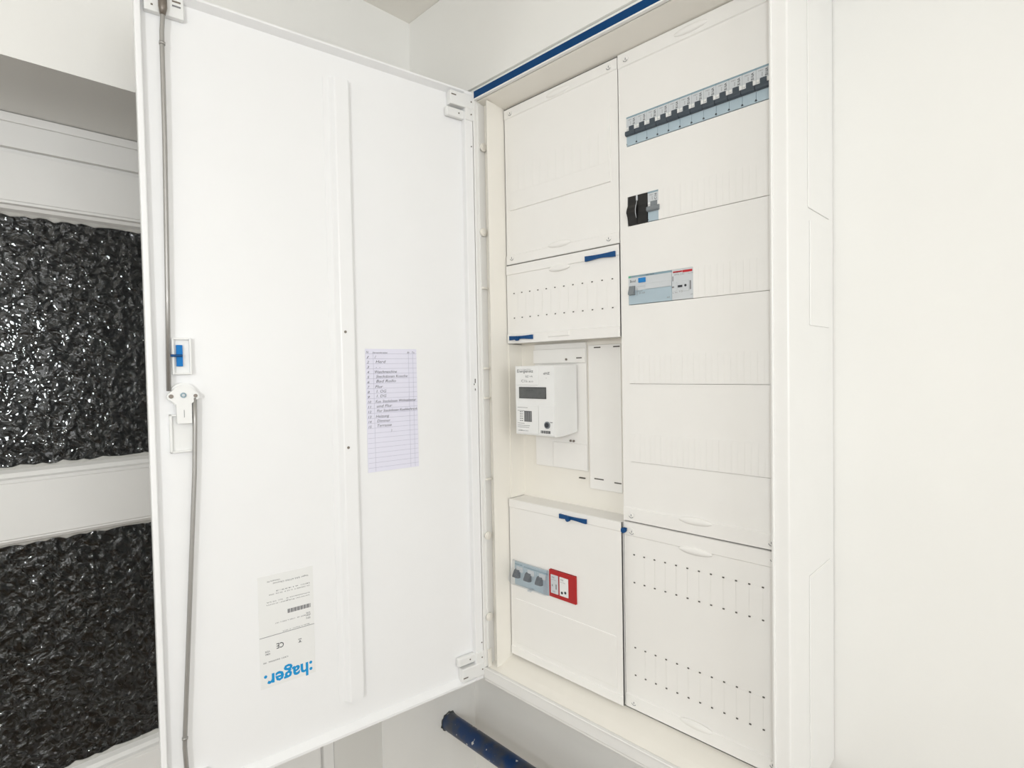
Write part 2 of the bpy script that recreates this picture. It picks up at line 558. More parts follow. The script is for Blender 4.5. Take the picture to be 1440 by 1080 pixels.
# knock-out plates on the outside of the right flank
for (a, c, z0, z1) in ((.0705, .158, .785, 1.075), (.0765, .158, .636, .770), (.071, .160, .055, .313)):
    MB().box(WD, WD + .0013, a, c, z0, z1, bev=.0006).build('knockout_plate', 'shell', cab)

# --- covers -----------------------------------------------------------
def screw(parent, x, z, y):
    g = MB()
    g.cyl((x, y - .0012, z), 1, .0048, .0012, 18)
    n = 9
    for r0, a0, a1 in ((.0040, 200, 330),):
        pts = [(x + r0 * math.cos(math.radians(a0 + (a1 - a0) * i / n)), y - .0013, z + r0 * math.sin(math.radians(a0 + (a1 - a0) * i / n))) for i in range(n + 1)]
        g.tube(pts, .00045, 6, m=1)  # grey arc paints the shade along the lower rim of the screw head
    g.box(x - .0005, x + .0005, y - .0016, y - .0011, z - .0016, z + .0016, m=1)
    g.build('quarter_turn_screw', ['cover', 'ink_and_shade'], parent)

def grip(parent, x, z, y, w=.026):
    MB().lens((x, y, z), w, .0038, .0058).build('finger_grip', 'cover', parent)

def cover(name, x0, x1, z0, z1, y=YP, ledge=.018, holes=(), th=.0035, mx0=.2957, mx1=.5118):
    """plate with raised ledges at head and foot; holes = list of (z0, z1) bands left open between x0+mx and x1-mx"""
    g = MB()
    zs = z0
    for (a, c) in sorted(holes):
        g.box(x0, x1, y, y + th, zs, a)
        g.box(x0, mx0, y, y + th, a, c)
        g.box(mx1, x1, y, y + th, a, c)
        zs = c
    g.box(x0, x1, y, y + th, zs, z1)
    if ledge:
        g.prism([(y - .0018, z0 + .0004), (y - .0018, z0 + ledge - .0015), (y + .001, z0 + ledge + .0006), (y + .001, z0 + .0004)], 0, x0 + .0003, x1 - .0003)
        g.prism([(y - .0018, z1 - .0004), (y - .0018, z1 - ledge + .0015), (y + .001, z1 - ledge - .0006), (y + .001, z1 - .0004)], 0, x0 + .0003, x1 - .0003)
    g.box(x0, x0 + .0025, y - .0003, y + .018, z0 + .0002, z1 - .0002)
    g.box(x1 - .0025, x1, y - .0003, y + .018, z0 + .0002, z1 - .0002)
    g.box(x0 + .0025, x1 - .0025, y + .003, y + .018, z0 + .0002, z0 + .0022)
    g.box(x0 + .0025, x1 - .0025, y + .003, y + .018, z1 - .0022, z1 - .0002)
    return g.build(name, 'cover', cab)

CX = .2816                       # joint between the two columns
# upper left blank cover
c1 = cover('blank_cover', .0285, CX - .0012, .7835, 1.0725)
MB().prism([(YP - .0024, .8837), (YP - .0024, 1.0023), (YP + .001, 1.0035), (YP + .001, .8825)], 0, .0405, .2655).build('raised_field', 'cover', c1)
for x in range(12):
    xx = .046 + x * .018
    MB().box(xx + .0001, xx + .0179, YP - .0027, YP - .0020, .915, .965).build('break_out_tab', 'cover', c1)
for x, z in ((.0455, 1.0625), (.2655, 1.063), (.0435, .795), (.2615, .7935)):
    screw(c1, x, z, YP - .0018)
grip(c1, .158, .8025, YP - .0015)
grip(c1, .160, 1.062, YP - .0015)
# lower left column: terminal cover with two rows of slots
c2 = cover('terminal_cover', .0285, CX - .0012, .6350, .7815, y=YP - .0015)
for x in range(12):
    xx = .0368 + x * .02
    MB().box(xx + .0002, xx + .0198, YP - .0018, YP - .0010, .6845, .7265).build('break_out_tab', 'cover', c2)
g = MB()
for z in (.7285, .6825):
    for x in range(12):
        g.box(.0468 + x * .02 - .0014, .0468 + x * .02 + .0014, YP - .0021, YP - .0012, z - .0009, z + .0009)
g.build('slot_row', 'dark', c2, kind='stuff')
grip(c2, .158, .761, YP - .003, .024)
MB().box(  .131, .179, YP - .0050, YP - .0010, .6425, .6515, bev=.0015).build('finger_grip', 'cover', c2)
def blue_tag(parent, x0, x1, z0, z1, y, knob=None):
    g = MB()
    n = 14
    xs = [x0 + (x1 - x0) * i / n for i in range(n + 1)]
    topz = [z1 - .0010 * math.sin(math.pi * i / n) for i in range(n + 1)]
    botz = [z0 + .0018 * math.sin(math.pi * i / n) ** 2 for i in range(n + 1)]
    poly = [(x, z) for x, z in zip(xs, botz)] + [(x, z) for x, z in zip(reversed(xs), reversed(topz))]
    g.prism(poly, 1, y - .0035, y + .0002)
    if knob:
        g.cyl((knob, y - .0075, (z0 + z1) / 2 - .0015), 1, .0042, .005, 14)
        g.cyl((knob, y - .0085, (z0 + z1) / 2 - .0015), 1, .0030, .002, 12)
    g.build('blue_seal_tag', 'blue_tag', parent, label='blue plastic seal tag')
blue_tag(c2, .2160, .2746, .7625, .7712, YP - .0033)
blue_tag(c2, .0366, .0946, .6410, .6490, YP - .0033, .0585)

# meter recess
YR = .090
rec = MB()
rec.box(.0265, CX - .001, YR, YR + .003, .334, .650)
rec.box(.0265, .0285, .0545, YR, .340, .634)
rec.box(CX - .003, CX - .001, .058, YR, .340, .634)
rec.box(.0285, CX - .003, YP + .012, YR, .6352, .6375)
rec = rec.build('meter_recess', 'inner', cab)
pl = MB()
pl.box(.0655, .1865, .0850, YR, .404, .632, bev=.001)
pl.box(.0655, .1865, .0815, .0851, .596, .622, bev=.001)
pl.box(.110, .1865, .0830, .0851, .405, .452, bev=.001)
for (x, z) in ((.1745, .6045), (.1765, .392)):
    pl.box(x - .006, x + .006, .0812, .0846, z - .0010, z + .0010, m=1)
pl.build('meter_board', ['cover', 'dark'], rec)
pl = MB()
pl.box(.1905, .2570, .0865, YR, .375, .626, bev=.001)
for (x0, x1, z) in ((.2035, .2170, .6215), (.2430, .2560, .6215), (.2005, .2200, .3935), (.2420, .2560, .3915)):
    pl.box(x0, x1, .0860, .0868, z - .0010, z + .0010, m=1)
pl.build('meter_board', ['cover', 'dark'], rec)
g = MB()
for q in ((.146, .0800, .6025), (.151, .0826, .456), (.158, .0826, .456)):
    MB().cyl(q, 1, .0020, .002, 10).build('fixing_screw', 'steel_dark', rec)

# lower left cover box
c4 = cover('incoming_cover', .0285, CX - .0012, .0410, .3395, y=YP - .006, ledge=.016, holes=[(.1770, .2290)], mx0=.0395, mx1=.1886)
MB().box(.0287, CX - .0014, YP - .0058, YR + .001, .3330, .3394).build('box_top', 'cover', c4)
MB().prism([(YP - .0070, .066), (YP - .0070, .150), (YP - .005, .152), (YP - .005, .064)], 0, .042, .268).build('raised_field', 'cover', c4)
blue_tag(c4, .1552, .2136, .3248, .3325, YP - .0077, .1765)
MB().box(.0395, .1245, YP - .006, YP - .003, .2233, .2290).build('opening_filler', 'cover', c4)
MB().box(.1280, .1886, YP - .006, YP - .003, .1770, .1797).build('opening_filler', 'cover', c4)
MB().box(.1247, .1283, YP - .006, YP - .003, .1770, .2290).build('opening_filler', 'cover', c4)

# upper right cover with five rows of modules
ROWS = [(.9295, .9745), (.8065, .8515), (.6838, .7288), (.5607, .6057), (.4376, .4826)]
c5 = cover('module_cover', CX, .5275, .3425, 1.0745, holes=[(a - .00055, c) for a, c in ROWS], ledge=.022)
for x, z in ((.2968, 1.063), (.2968, .3525), (.5105, .3525)):
    screw(c5, x, z, YP - .0018)
grip(c5, .4035, .3615, YP - .0015)
grip(c5, .4035, 1.064, YP - .0015)
blank = None
def blanks(row, start):
    global blank
    z0, z1 = ROWS[row]
    for k in range(start, 12):
        x = .2957 + k * .018
        if blank is None:
            g = MB()
            g.box(x + .00003, x + .01797, YP - .0009, YP + .0034, z0, z1 + .0001)
            g.box(x + .0002, x + .0085, YP - .0011, YP - .0008, z0 + .001, z1 - .001)
            g.box(x + .0092, x + .0176, YP - .0011, YP - .0008, z0 + .001, z1 - .001)
            blank = (g.build('module_blank', 'cover', c5), x, z0)
        else:
            copy_at(blank[0], (x - blank[1], 0, z0 - blank[2]))
blanks(1, 3); blanks(2, 6); blanks(3, 0); blanks(4, 0)

# lower right cover
c6 = cover('slotted_cover', CX, .5275, .0405, .3405, ledge=.022)
first = None
for z0, z1 in ((.247, .288), (.0985, .1395)):
    for k in range(11):
        x = .2998 + k * .018
        if first is None:
            g = MB(); g.box(x + .0002, x + .0178, YP - .0004, YP + .001, z0, z1)
            first = (g.build('break_out_tab', 'cover', c6), x, z0)
        else:
            copy_at(first[0], (x - first[1], 0, z0 - first[2]))
g = MB()
for z in (.2895, .2450, .1405, .0960):
    for k in range(12):
        x = .2998 + k * .01804
        g.box(x - .0014, x + .0014, YP - .0008, YP + .001, z - .0009, z + .0009)
g.build('slot_row', 'dark', c6, kind='stuff')
for x, z in ((.5128, .3315), (.2975, .0515), (.5105, .0550), (.2975, .3265)):
    screw(c6, x, z, YP - .0018)
grip(c6, .4035, .3175, YP - .0012)
grip(c6, .402, .0600, YP - .0015)
g = MB()
g.cyl((.2838, YP - .0075, .3268), 1, .0042, .006, 14)
g.box(.2846, .2900, YP - .0060, YP - .0045, .3290, .3315)
g.build('blue_seal_knob', 'blue_tag', c6, label='small blue seal knob')

# --- cabinet door -----------------------------------------------------
DW, NP = .5225, -.0125
g = MB(D)
g.box(.002, DW, -.0165, NP, .001, HT - .001, bev=.001)             # sheet
g.box(.001, .0185, -.0165, .0, .0, HT, bev=.0012)                  # hinge side rim
g.box(DW - .0075, DW, -.0165, -.0005, .0, HT, bev=.0018)           # free side rim
g.prism([(-.0165, HT), (-.001, HT), (-.001, HT - .003), (NP + .0005, HT - .009), (-.0165, HT - .009)], 0, .004, DW - .002)
g.prism([(-.0165, .0), (-.001, .0), (-.001, .004), (NP + .001, .012), (-.0165, .012)], 0, .004, DW - .002)
g = g.build('cabinet_door', 'door', cab)
cdoor = g
# stiffening rail
s = MB(D)
s.prism([(.2330, NP), (.2375, -.0028), (.2395, -.0020), (.2590, -.0020), (.2610, -.0030), (.2665, NP)], 2, .0510, 1.0530)
s.box(.2660, .2760, NP - .0002, NP + .0009, .0540, 1.0520)
for z in (.6515, .4655):
    s.cyl((.2535, -.0020, z), 1, .0022, .0006, 12, m=1)
s.build('stiffening_rail', ['door', 'steel_dark'], cdoor)
# hinges
for zz, sg in ((HT, -1), (.0, 1)):
    h = MB(D)
    z = lambda t: zz + sg * t
    def hb(s0, s1, n0, n1, a, c, bev=.001, m=0):
        h.box(s0, s1, n0, n1, min(z(a), z(c)), max(z(a), z(c)), m=m, bev=bev)
    hb(.0005, .0500, -.012, .0025, .0085, .0330, .0015)
    hb(.0008, .0180, -.012, .0018, .0060, .0540, .0015)
    hb(.0165, .0560, -.0120, -.0020, .0365, .0530, .0030)
    hb(.0380, .0480, .0020, .0029, .0150, .0170, 0, 1)
    for (a, c) in ((.0055, .0200), (.0060, .0430), (.030, .045)):
        h.cyl((a, (.0024 if a < .02 else -.002), z(c)), 1, .0014, .0006, 8, m=1)
    h.build('hinge', ['plastic', 'steel_dark'], cdoor)
# latch hole marks on the hinge rim
h = MB(D)
h.box(.0068, .0084, .0, .0006, .562, .570); h.box(.0090, .0105, .0, .0006, .5585, .561); h.box(.0070, .0084, .0, .0006, .548, .552)
h.cyl((.0055, 0, .9995), 1, .0012, .0006, 8); h.cyl((.0045, 0, .070), 1, .0012, .0006, 8)
h.build('latch_mark', 'dark', cdoor, kind='stuff')
# lock plate with blue lever
h = MB(D)
for (a, c, e, f) in ((.4700, .4725, .588, .6375), (.4905, .4930, .588, .6375), (.4725, .4905, .588, .5905), (.4725, .4905, .635, .6375)):
    h.box(a, c, NP, -.0030, e, f, bev=.0006)
h.box(.4725, .4905, NP, -.0075, .5905, .635)
h.build('lock_plate', 'plastic', cdoor)
h = MB(D)
h.box(.4805, .4880, -.0080, -.0035, .5990, .6280, bev=.0006)
h.build('lock_lever', 'blue_lever', cdoor, label='bright blue lock lever')
h = MB(D)
h.box(.4810, .4950, -.0036, .0010, .6118, .6152, bev=.0008)
h.build('lock_pin', 'blue_tag', cdoor, label='dark blue pin across the lever')
# lower lock plate
h = MB(D)
for (a, c, e, f) in ((.4955, .4985, .482, .534), (.4690, .4715, .482, .534), (.4690, .4985, .482, .4845), (.4690, .4985, .5315, .534)):
    h.box(a, c, NP, -.0045, e, f, bev=.0006)
h.box(.4710, .4960, NP, -.0085, .4840, .5320)
h.build('lock_plate', 'plastic', cdoor)
# round gearbox of the rod lock
h = MB(D)
h.cyl((.4815, NP, .5600), 1, .0165, .0095, 28)
poly = []
for i in range(25):
    t = math.radians(-20 + 220 * i / 24)
    poly.append((.4822 + .0135 * math.cos(t), .5600 + .0135 * math.sin(t)))
poly = [(.4822 - .0095, .5215), (.4822 + .0080, .5220), (.4822 + .0085, .5480)] 
for i in range(9):
    t = math.radians(-80 + 150 * i / 8)
    poly.append((.4822 + .0140 + .0052 * math.cos(t), .5585 + .0052 * math.sin(t)))
for i in range(15):
    t = math.radians(38 + 104 * i / 14)
    poly.append((.4822 + .0140 * math.cos(t), .5590 + .0145 * math.sin(t)))
for i in range(9):
    t = math.radians(110 + 150 * i / 8)
    poly.append((.4822 - .0140 + .0052 * math.cos(t), .5585 + .0052 * math.sin(t)))
poly.append((.4822 - .0095, .5480))
h.prism(poly, 1, -.0045, .0020)
h.build('rod_gearbox', 'plastic', cdoor)
h = MB(D)
for ss, r in ((.4965, .0028), (.4678, .0024)):
    MB(D).cyl((ss, .0018, .5588), 1, r, .0012, 14).build('gearbox_screw', 'steel_dark', cdoor)
h = MB(D)
h.cyl((.4822, .0018, .5600), 1, .0036, .0014, 16)
h.cyl((.4822, .0030, .5600), 1, .0018, .0006, 12, m=1)
h.box(.4815, .4821, .0018, .0023, .530, .540, m=2)
h.build('gearbox_pivot', ['brk_top', 'brk_grey', 'ink_and_shade'], cdoor)
# rods
h = MB(D)
h.tube([(.4905, .0015, 1.098), (.4905, .0010, 1.066), (.4922, .0000, 1.040), (.4925, -.0005, 1.024), (.4930, -.0015, .900), (.4960, -.0020, .700), (.4985, -.0015, .566)], .0029, 12)
h.tube([(.4921, .0, 1.0270), (.4924, .0, 1.0235)], .0037, 12)
h.tube([(.4904, .0015, 1.0995), (.4904, .0012, 1.072), (.4908, .0008, 1.062)], [.0052, .0052, .0033], 12, m=1)
h.build('lock_rod', ['steel', 'steel_dark'], cdoor, label='thin grey steel lock rod')
h = MB(D)
h.tube([(.4686, -.0005, .556), (.4692, -.0010, .520), (.4715, -.0015, .455), (.4830, -.0020, .268), (.4940, -.0010, .092), (.4945, .0, .080), (.4930, .0, .040), (.4925, .0, .012)], .0029, 12)
h.tube([(.4938, -.0008, .0935), (.4940, -.0006, .0905)], .0037, 12)
h.build('lock_rod', ['steel', 'steel_dark'], cdoor, label='thin grey steel lock rod')
# rod guides at head and foot
for zz, sg in ((HT, -1), (.0, 1)):
    h = MB(D)
    a, c = sorted((zz + sg * .003, zz + sg * .034))
    h.box(.4655, .5110, NP, -.0035, a, c, bev=.0010)
    a, c = sorted((zz + sg * .012, zz + sg * .014))
    h.box(.4690, .4790, -.0036, -.0029, a, c, m=1)
    a, c = sorted((zz + sg * .018, zz + sg * .020))
    h.box(.4690, .4790, -.0036, -.0029, a, c, m=2)
    h.box(.5010, .5035, -.0036, -.0029, zz + sg * .026 - .001, zz + sg * .026 + .001, m=1)
    h.build('rod_guide', ['plastic', 'steel_dark', 'ink_and_shade'], cdoor)
# printed rating sticker, upside down like the door it is on
h = MB(D)
NS = NP + .0006
h.box(.3125, .3935, NP, NS, .1160, .2850)
R_, U_ = (1, 0, 0), (0, 0, -1)          # turned by 180 degrees
nl = NS + .00015
def st(s, x, z, hgt, w=None, mm=1, bold=.012):
    h.text(s, (x, nl, z), R_, U_, h=hgt, w=w, m=mm, bold=bold)
st(':hager.', .3172, .1352, .0200, .0715, 2, .026)
st('hager SAS 67703 Obernai', .3200, .2725, .0022, .052)
st('Univers N', .3620, .2765, .0022, .018)
st('IEC 61439-3', .3180, .2600, .0016, .050, 3)
st('Un 230/400 V  In 63 A  50 Hz  IP44', .3180, .2560, .0016, .060, 3)
st('Schutzklasse II   Icc 10 kA', .3180, .2450, .0016, .064, 3)
st('www.hager.com', .3180, .2410, .0016, .064, 3)
for i in range(22):
    wv = .0009 + .0008 * ((i * 7) % 3) / 2
    h.quad((.3175 + i * .0016, nl, .2270), R_, U_, wv, .0062, 1)
st('FW BDF 3E  1100 x 550 x 161', .3180, .2110, .0016, .052, 3)
st('CH', .3185, .2110 - .001, .0024, .006, 3); st('EN', .3185, .2060, .0024, .006, 3); st('DE', .3185, .2140, .0024, .006, 3)
h.quad((.3126, nl, .1935), R_, U_, .0805, .0008, 1)
st('Made in France  C 2014', .3200, .1960, .0014, .040, 3)
st('CE', .3590, .1790, .0080, .0105, 4)
h.quad((.3325, nl, .1760), R_, U_, .0050, .0012, 1); h.quad((.3340, nl, .1735), R_, U_, .0022, .0030, 1); h.quad((.3325, nl, .1710), R_, U_, .0050, .0008, 1)
st('VDE', .3790, .1720, .0026, .0070, 3); st('KEMA', .3790, .1680, .0026, .0070, 3)
st('CE01 0603006  00', .3530, .1555, .0020, .036, 1)
h.build('rating_sticker', ['sticker', 'ink_and_shade', 'logo', 'ink_and_shade', 'ink'], cdoor, label='white printed sticker with a blue logo turned upside down')

# ------------------------------------------------------------------ devices (things of their own)
YF1 = YP - .0006                 # face of modular devices
def zmap(row, t):                # t from the top of the module opening, 0..1
    z0, z1 = ROWS[row]
    return z1 - t * (z1 - z0)
BW = .018
def breaker(x, row, label, group, rating, grey=False, w=BW):
    z0, z1 = ROWS[row]
    t = thing('circuit_breaker', label, 'breaker', W(x + w / 2, YP + .03, z0), group)
    g = MB()
    xa, xb = x + .00015, x + w - .00015
    g.box(xa, xb, YF1, YP + .055, z0 + .0003, zmap(row, .68), m=0, bev=.0003)
    g.box(xa, xb, YF1, YP + .055, zmap(row, .679), zmap(row, .06), m=1)
    g.box(xa, xb, YF1 - .0001, YP + .055, zmap(row, .06), z1 - .0003, m=2)
    g.box(xa + .0003, xa + .0040, YF1 - .0004, YF1 + .0001, zmap(row, .49), zmap(row, .36), m=3)
    g.box(xb - .0040, xb - .0003, YF1 - .0004, YF1 + .0001, zmap(row, .49), zmap(row, .36), m=3)
    g.prism([(xb - .0018, zmap(row, .955)), (xb + .0, zmap(row, .955)), (xb + .0, zmap(row, .90)), (xb - .0009, zmap(row, .90))], 1, YF1 - .0002, YF1 + .0001, m=4)
    g.prism([(xa, zmap(row, .955)), (xa + .0012, zmap(row, .955)), (xa + .0006, zmap(row, .91)), (xa, zmap(row, .91))], 1, YF1 - .0002, YF1 + .0001, m=4)
    g.build('breaker_body', ['brk_blue', 'brk_grey', 'brk_top', 'plastic', 'ink'], t)
    g = MB()
    tz0, tz1 = zmap(row, .675), zmap(row, .50)
    g.prism([(YF1 - .0048, tz0 + .0010), (YF1 - .0054, tz0 + .003), (YF1 - .0046, tz1 - .0012), (YF1 - .002, tz1), (YF1 + .002, tz1), (YF1 + .002, tz0), (YF1 - .003, tz0)], 0, xa + .0002, xb - .0002)
    g.box(xa + .0052, xb - .0042, YF1 - .0016, YF1 + .002, tz1 - .0005, zmap(row, .345), bev=.0003)
    g.build('toggle', 'toggle_grey' if grey else 'toggle', t)
    g = MB()
    g.text(rating, (xa + .0150, YF1 - .0001, zmap(row, .31)), (0, 0, 1), (-1, 0, 0), h=.0038, w=.0095, bold=.01)
    g.text('MBN', (xa + .003, YF1 - .0001, zmap(row, .14)), (1, 0, 0), (0, 0, 1), h=.0016, w=.006, m=1)
    g.text('400', (xa + .0085, YF1 - .0001, zmap(row, .30)), (0, 0, 1), (-1, 0, 0), h=.0016, w=.0055, m=1)
    g.text('ON', (xa + .0007, YF1 - .0006, zmap(row, .46)), (1, 0, 0), (0, 0, 1), h=.0016, w=.0030, m=1)
    g.build('lettering', ['ink', 'ink_and_shade'], t, kind='stuff')
    return t
ordn = ['first', 'second', 'third', 'fourth', 'fifth', 'sixth', 'seventh', 'eighth', 'ninth', 'tenth', 'eleventh', 'twelfth']
b0 = None
for k in range(12):
    pos = 'leftmost' if k == 0 else ('rightmost' if k == 11 else ordn[k] + ' from the left')
    lab = 'grey-blue circuit breaker with dark toggle, %s in the top breaker row' % pos
    if b0 is None:
        b0 = breaker(.2957, 0, lab, 'circuit breakers in the top row', 'B16A')
    else:
        copy_thing(b0, (k * BW, 0, 0), lab)

# black twin device beside a single breaker, second row
bx0 = .2975
z0, z1 = ROWS[1]
blk = thing('switch_device', 'black two-module device with bulging front, left in the second row', 'switch', W(bx0 + .018, YP + .03, z0))
prof = [(YF1, z1 - .0003), (YF1 - .0012, z1 - .014), (YF1 - .0042, z1 - .019), (YF1 - .0060, z1 - .0235), (YF1 - .0062, z1 - .0265), (YF1 - .0035, z1 - .032), (YF1, z0 + .0003)]
prof2 = [(YF1 + .0005, z1 - .0003), (YF1 - .0008, z1 - .016), (YF1 - .0020, z1 - .022), (YF1 - .0022, z1 - .028), (YF1 - .001, z1 - .036), (YF1 + .0005, z0 + .0003)]
MB().prism(prof + [(YP + .05, z0 + .0003), (YP + .05, z1 - .0003)], 0, bx0, bx0 + .0160).build('front_half', 'black', blk)
MB().prism(prof2 + [(YP + .05, z0 + .0003), (YP + .05, z1 - .0003)], 0, bx0 + .0161, bx0 + .0335).build('rear_half', 'black', blk)
g = MB()
g.box(bx0 + .0150, bx0 + .0172, YF1 - .0022, YF1, z1 - .009, z1 - .001)
cv = [(YF1 - .0010, z1 - .0095), (YF1 - .0044, z1 - .018), (YF1 - .0058, z1 - .0235), (YF1 - .0056, z1 - .0285), (YF1 - .0032, z1 - .036)]
g.tube([(bx0 + .0163, y - .0006, z) for y, z in cv], .00045, 8)
g.build('light_seam', 'brk_grey', blk, label='thin light seam')
breaker(.3316, 1, 'single grey-blue circuit breaker right of the black device', None, 'C16', grey=True, w=.0205)

# residual current device: four modules, third row
z0, z1 = ROWS[2]
xa, xb = .2962, .3698
rcd = thing('residual_current_device', 'wide pale blue residual current switch with a blue button, third row', 'switch', W((xa + xb) / 2, YP + .03, z0))
g = MB()
g.box(xa, xb, YF1, YP + .055, z0 + .0003, zmap(2, .52), m=0, bev=.0003)
g.box(xa, xb, YF1, YP + .055, zmap(2, .52), zmap(2, .075), m=1)
g.box(xa, xb, YF1 - .0001, YP + .055, zmap(2, .075), z1 - .0003, m=2)
g.box(xa + .030, xb, YF1 - .0012, YF1, zmap(2, .52), zmap(2, .335), m=1, bev=.0004)
g.box(xa, xa + .004, YF1 - .0003, YF1, zmap(2, .075), z1 - .0003, m=3)
g.build('device_body', ['brk_blue', 'brk_grey', 'brk_top', 'green'], rcd)
MB().box(xa + .0180, xa + .0305, YF1 - .0016, YF1, zmap(2, .275), zmap(2, .115), bev=.0004).build('test_button', 'sig_blue', rcd, label='bright blue test button')
g = MB()
g.prism([(YF1 - .0018, zmap(2, .36)), (YF1 - .0056, zmap(2, .60)), (YF1 - .0056, zmap(2, .655)), (YF1 - .001, zmap(2, .675)), (YF1 + .001, zmap(2, .675)), (YF1 + .001, zmap(2, .36))], 0, xa + .0020, xa + .0118)
g.build('toggle', 'toggle_grey', rcd)
g = MB()
yl = YF1 - .0002
def lt(s, x, t, hgt, w, mm=0, y=yl, row=2):
    g.text(s, (x, y, zmap(row, t)), X3, Z3, h=hgt, w=w, m=mm)
lt('Bosd', xa + .0030, .235, .0040, .0095)
lt('40A 30mA', xa + .031, .062, .0016, .014, 0, YF1 - .0003)
lt('30 mA', xa + .0185, .66, .0032, .0105, 1)
lt('CDA440D', xa + .0150, .58, .0018, .010, 1)
g.box(xa + .0140, xa + .0285, yl, yl + .0001, zmap(2, .405), zmap(2, .40), m=1)
g.box(xa + .0140, xa + .0143, yl, yl + .0001, zmap(2, .70), zmap(2, .42), m=1)
g.box(xa + .0160, xa + .0163, yl, yl + .0001, zmap(2, .70), zmap(2, .46), m=1)
lt('6kA', xb - .0075, .90, .0022, .0050, 1)
g.build('lettering', ['ink', 'ink_and_shade'], rcd, kind='stuff')

xa, xb = .3702, .4055
dev = thing('surge_timer', 'white two-module device with a red lettered band, right of the residual current switch', 'device', W((xa + xb) / 2, YP + .03, z0))
g = MB()
g.box(xa, xb, YF1, YP + .055, z0 + .0003, z1 - .0003, bev=.0003)
g.box(xa + .0170, xa + .0270, YF1 - .0010, YF1, zmap(2, .74), zmap(2, .40), bev=.0004)
g.box(xa + .0010, xa + .0085, YF1 - .0008, YF1, zmap(2, .70), zmap(2, .42), bev=.0004)
g.build('device_body', 'brk_grey', dev)
g = MB()
g.box(xa + .0020, xa + .0165, yl, yl + .0001, zmap(2, .115), zmap(2, .065), m=3)
g.box(xa + .0170, xb - .0030, yl, yl + .0001, zmap(2, .135), zmap(2, .060), m=2)
lt('hager', xa + .0030, .112, .0016, .012, 0, yl - .0001)
lt('SPN 240', xa + .0040, .20, .0018, .0160, 1)
lt('Uc 275V', xb - .0095, .20, .0014, .0080, 1)
g.box(xa + .0095, xa + .0180, yl, yl + .0001, zmap(2, .60), zmap(2, .53), m=0)
g.cyl((xa + .0220, YF1 - .0013, zmap(2, .56)), 1, .0018, .0004, 12, m=0)
g.box(xa + .0005, xa + .0040, YF1 - .0010, YF1 - .0007, zmap(2, .60), zmap(2, .55), m=1)
g.box(xa + .0010, xa + .0025, yl, yl + .0001, zmap(2, .38), zmap(2, .22), m=1)
g.box(xb - .0072, xb - .0050, yl, yl + .0001, zmap(2, .70), zmap(2, .42), m=1)
lt('T2', xa + .0110, .76, .0022, .0060, 1)
lt('L N', xa + .0015, .78, .0020, .0070, 1)
lt('OK', xb - .0060, .88, .0016, .0035, 1)
g.build('lettering', ['ink', 'ink_and_shade', 'red_ink', 'red_ink'], dev, kind='stuff')

# main switch behind a clear flap, lower left
YI = YP - .0066
mz0, mz1 = .1775, .2230
xa, xb = .0400, .1245
ms = thing('main_switch', 'three-pole pale blue main switch under a clear plastic flap', 'switch', W((xa + xb) / 2, YP + .03, mz0))
g = MB()
g.box(xa, xb, YI, YP + .05, mz0, mz1 - .006, m=0, bev=.0004)
g.box(xa, xb, YI + .0005, YP + .05, mz1 - .006, mz1, m=0)
g.box(xa + .001, xa + .020, YI - .0003, YI, mz1 - .007, mz1 - .0045, m=2)
g.box(xa + .024, xb - .001, YI - .0003, YI, mz1 - .008, mz1 - .0055, m=2)
g.box(xa + .056, xa + .0566, YI - .0003, YI, mz1 - .020, mz1 - .008, m=2)
for k in range(3):
    x = xa + .002 + k * .0285
    g.box(x + .004, x + .020, YI - .0020, YI, mz1 - .019, mz1 - .009, m=1, bev=.0008)
g.build('switch_body', ['brk_blue', 'brk_grey', 'brk_top'], ms)
for k in range(3):
    x = xa + .0015 + k * .0285
    g = MB()
    zc = mz1 - .0225
    g.prism([(YI, zc + .0075), (YI - .0040, zc + .0065), (YI - .0095, zc - .003), (YI - .0095, zc - .006), (YI - .004, zc - .0075), (YI, zc - .0075)], 0, x + .001, x + .013)
    g.build('toggle', 'toggle', ms)
g = MB()
pf = [(YI - .0005, mz1 + .0030), (YI - .0050, mz1 + .0022), (YI - .0160, mz1 - .0285), (YI - .0160, mz1 - .0335), (YI - .0090, mz0 + .0030), (YI - .0005, mz0 + .0005)]
pi = [(YI - .0005, mz1 + .0018), (YI - .0043, mz1 + .0011), (YI - .0149, mz1 - .0288), (YI - .0149, mz1 - .0333), (YI - .0084, mz0 + .0041), (YI - .0005, mz0 + .0017)]
n = len(pf)
xs0, xs1 = xa - .0003, xb + .0010
vs = [(xs0, y, z) for y, z in pf] + [(xs1, y, z) for y, z in pf] + [(xs0 + .0012, y, z) for y, z in pi] + [(xs1 - .0012, y, z) for y, z in pi]
fs = [(i, i + 1, n + i + 1, n + i) for i in range(n - 1)] + [(2 * n + i, 2 * n + i + 1, 3 * n + i + 1, 3 * n + i) for i in range(n - 1)]
fs += [list(range(n)), list(range(n, 2 * n)), list(range(2 * n, 3 * n)), list(range(3 * n, 4 * n))]
g.raw(vs, fs)
g.build('clear_flap', 'clear', ms, label='clear plastic flap')
g = MB()
g.tube([(xs0, y, z) for y, z in pf], .0004, 6)
g.tube([(xs0, pf[-2][0], pf[-2][1]), (xs1, pf[-2][0], pf[-2][1])], .0004, 6)
g.tube([(xs0, pf[1][0], pf[1][1]), (xs1, pf[1][0], pf[1][1])], .0004, 6)
g.box(xa + .042, xa + .050, YI - .011, YI - .002, mz0 + .0005, mz0 + .0025)
g.build('flap_edge', 'brk_grey', ms)

